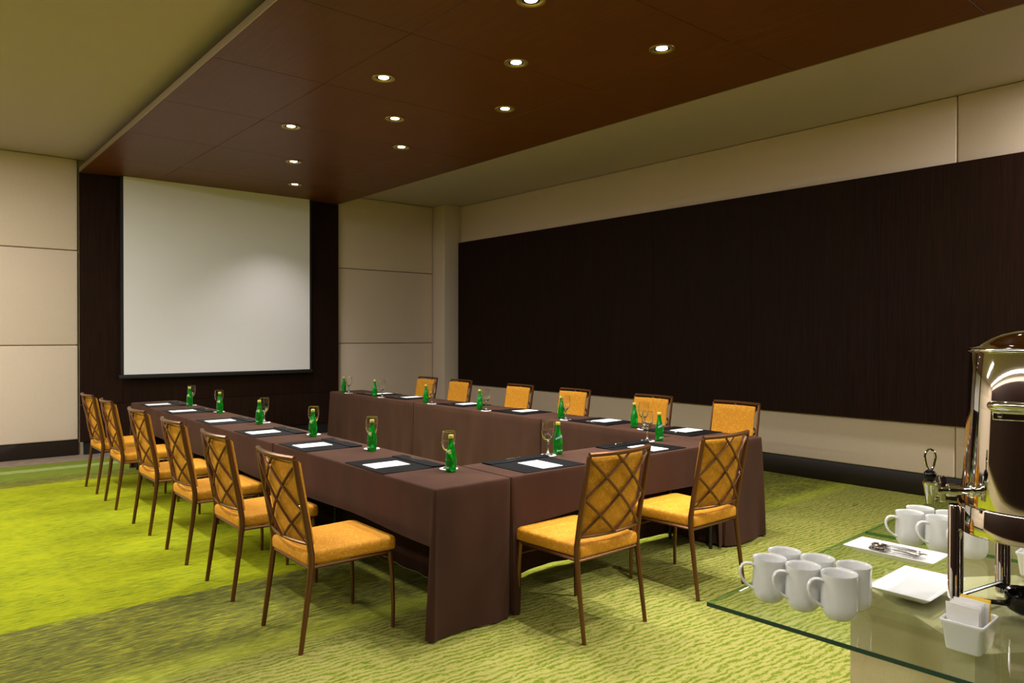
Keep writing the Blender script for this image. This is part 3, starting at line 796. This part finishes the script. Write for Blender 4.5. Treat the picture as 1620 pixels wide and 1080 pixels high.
sy = sachet_mesh().build('sachet', yellow_paper); tag(sy, 's', 'sachet')
index_kids()
pos = ['frontmost', 'second', 'third', 'fourth', 'fifth', 'sixth', 'seventh', 'eighth', 'rearmost']
for k in range(9):
    o = put(sw, (1.634+.0062*k, .541+random.uniform(-.003, .003), ZG+.0125), .03+random.uniform(-.03, .03), 'white paper sachet in the nearest holder, ' + pos[k] + ' of the white ones', 'white sachets in the nearest holder')
    o.rotation_euler[1] = random.uniform(-.10, -.02); o.rotation_euler[0] = random.uniform(-.05, .05)
for k in range(3):
    o = put(sy, (1.6905+.0048*k, .541+random.uniform(-.002, .002), ZG+.0125), .03, 'yellow paper sachet in the nearest holder, ' + ['front', 'middle', 'rear'][k] + ' of the three', 'yellow sachets in the nearest holder')
    o.rotation_euler[1] = random.uniform(.02, .05)
for k in range(6):
    o = put(sw, (2.285+.0095*k, .590, ZG+.0125), .03+random.uniform(-.04, .04), 'white sachet in the holder behind the urn, ' + num[k] + ' from the left', 'white sachets in the far holder')
    o.rotation_euler[1] = random.uniform(-.08, .04)

# ---------------------------------------------------------------- coffee urn
UC = (1.964, .505)
ur = thing('coffee_urn', 'polished steel coffee urn with domed lid and tap on four legs', 'coffee urn', (UC[0], UC[1], ZG+.0008), 0)
MB().lathe([(.0001, .262), (.120, .262), (.1415, .252), (.1445, .249), (.1440, .275), (.1400, .36), (.1350, .46), (.1300, .592), (.1285, .594), (.0001, .594)], 72).build('body', chrome, ur, sharp=35)
MB().lathe([(.150, .185), (.1525, .188), (.1515, .246), (.1500, .249), (.1440, .249), (.1440, .2475), (.1490, .2460), (.1490, .188)], 72, close=True).build('skirt_ring', chrome, ur)
MB().lathe([(.1290, .594), (.1345, .5955), (.1352, .598), (.1345, .6005), (.1290, .602), (.1290, .594)], 72).build('rim', chrome_small, ur)
MB().lathe([(.1330, .6025), (.1340, .6035), (.1290, .6055), (.118, .608), (.106, .614), (.090, .624), (.070, .634), (.045, .641), (.020, .645), (.0001, .6455)], 64).build('lid', chrome, ur, sharp=50)
# side handle towards the camera
hb = thing  # noqa
fd = math.atan2(-UC[1], -UC[0])
def rotz(a): return Matrix.Rotation(a, 4, 'Z')
m = MB(); m.rbox((.131, -.078, .450), (.141, .078, .470), .002, 1); m.xf(rotz(fd)); br = m.build('handle_bracket', chrome, ur)
for s in (-1, 1):
    m = MB().lathe([(.0001, 0), (.0045, 0), (.005, .001), (.004, .003), (.0001, .0035)], 14); m.xf(rotz(fd) @ Matrix.Translation((.141, s*.064, .460)) @ Matrix.Rotation(PI/2, 4, 'Y'))
    m.build('bolt', chrome_small, br)
m = MB(); pts = [(.143, -.074, .470), (.160, -.078, .474), (.178, -.066, .476), (.190, -.040, .477), (.194, 0, .477), (.190, .040, .477), (.178, .066, .476), (.160, .078, .474), (.143, .074, .470)]
m.tube([(a_, b_, c_+.008) for a_, b_, c_ in pts], .0095, 12); m.tube([(.141, -.078, .470), (.141, .078, .470)], .006, 10); m.xf(rotz(fd)); m.build('side_handle', chrome_small, ur)
# legs
for a in (121, 39, 301, 219):
    a = math.radians(a); x, y = .1575*math.cos(a), .1575*math.sin(a)
    MB().lathe([(.0001, 0), (.0165, 0), (.0168, .004), (.0162, .006), (.0162, .238), (.0150, .2405), (.0001, .2415)], 28, (x, y, 0)).build('leg', chrome, ur)
# base star and burner
b = MB()
for a in (121, 39, 301, 219):
    a = math.radians(a); N_ = 10; V = []; F = []
    for i in range(N_+1):
        r_ = .03 + (.138-.03)*i/N_; wd = .008 + .020*(2*i/N_-1)**2
        for s in (-1, 1):
            for z in (.020, .026): V.append((r_*math.cos(a)-s*wd*math.sin(a), r_*math.sin(a)+s*wd*math.cos(a), z))
    for i in range(N_):
        k = i*4
        for (p, q) in ((0, 1), (1, 3), (3, 2), (2, 0)): F.append((k+p, k+q, k+4+q, k+4+p))
    F += [(0, 2, 3, 1), (4*N_, 4*N_+1, 4*N_+3, 4*N_+2)]
    b.add(V, F)
b.build('base_star', black_gloss, ur, False)
la, lb2 = math.radians(121), math.radians(39)
MB().tube([(.150*math.cos(la), .150*math.sin(la), .030), (.150*math.cos(lb2), .150*math.sin(lb2), .030)], .0045, 8).build('base_bar', black_gloss, ur)
MB().lathe([(.0001, .008), (.045, .008), (.054, .014), (.058, .030), (.060, .046), (.057, .050), (.052, .047), (.048, .030), (.0001, .026)], 40).build('burner_cup', black_gloss, ur)
# tap
ta = math.radians(137)
TM = rotz(ta)
tp_ = MB(); tp_.lathe([(.0001, 0), (.018, 0), (.0185, .002), (.016, .005), (.0105, .007), (.0105, .034), (.0145, .036), (.0145, .052), (.0105, .054), (.0105, .068), (.0145, .071), (.0145, .079), (.0001, .083)], 20)
tp_.xf(TM @ Matrix.Translation((.142, 0, .282)) @ Matrix.Rotation(PI/2, 4, 'Y')); tap = tp_.build('tap', chrome_small, ur)
MB().lathe([(.0001, -.040), (.0085, -.040), (.0092, -.036), (.0135, .0), (.0150, .002), (.0155, .008), (.013, .011), (.009, .012), (.0001, .012)], 24).xf(TM @ Matrix.Translation((.232, 0, .292))).build('spout', chrome_small, tap)
MB().rbox((.198, -.006, .256), (.212, .006, .314), .003, 2).xf(TM).build('stem_guard', chrome_small, tap)
MB().lathe([(.0001, 0), (.010, .001), (.0135, .009), (.0125, .017), (.007, .023), (.0001, .025)], 20).xf(TM @ Matrix.Translation((.232, 0, .304))).build('valve_cap', black_gloss, tap)
lp = MB(); pts = []
for k in range(16):
    a = 2*PI*k/16; pts.append((.232, .0105*math.sin(a)*(1+.25*math.cos(a)), .350 - .024*math.cos(a)*-1))
lp.tube(pts, .0026, 8, closed=True)
lp.xf(TM @ Matrix.Translation((.232, 0, 0)) @ Matrix.Rotation(math.radians(80), 4, 'Z') @ Matrix.Translation((-.232, 0, 0))); lp.build('lever_loop', chrome_small, tap)

# small crumb on the carpet
cb = tag(MB().lathe([(.0001, 0), (.004, .001), (.005, .003), (.003, .005), (.0001, .006)], 8).build('crumb', bronze_mat), 'tiny dark crumb on the pale carpet in front of the mugs', 'crumb')
cb.location = (2.515, 1.395, .0)
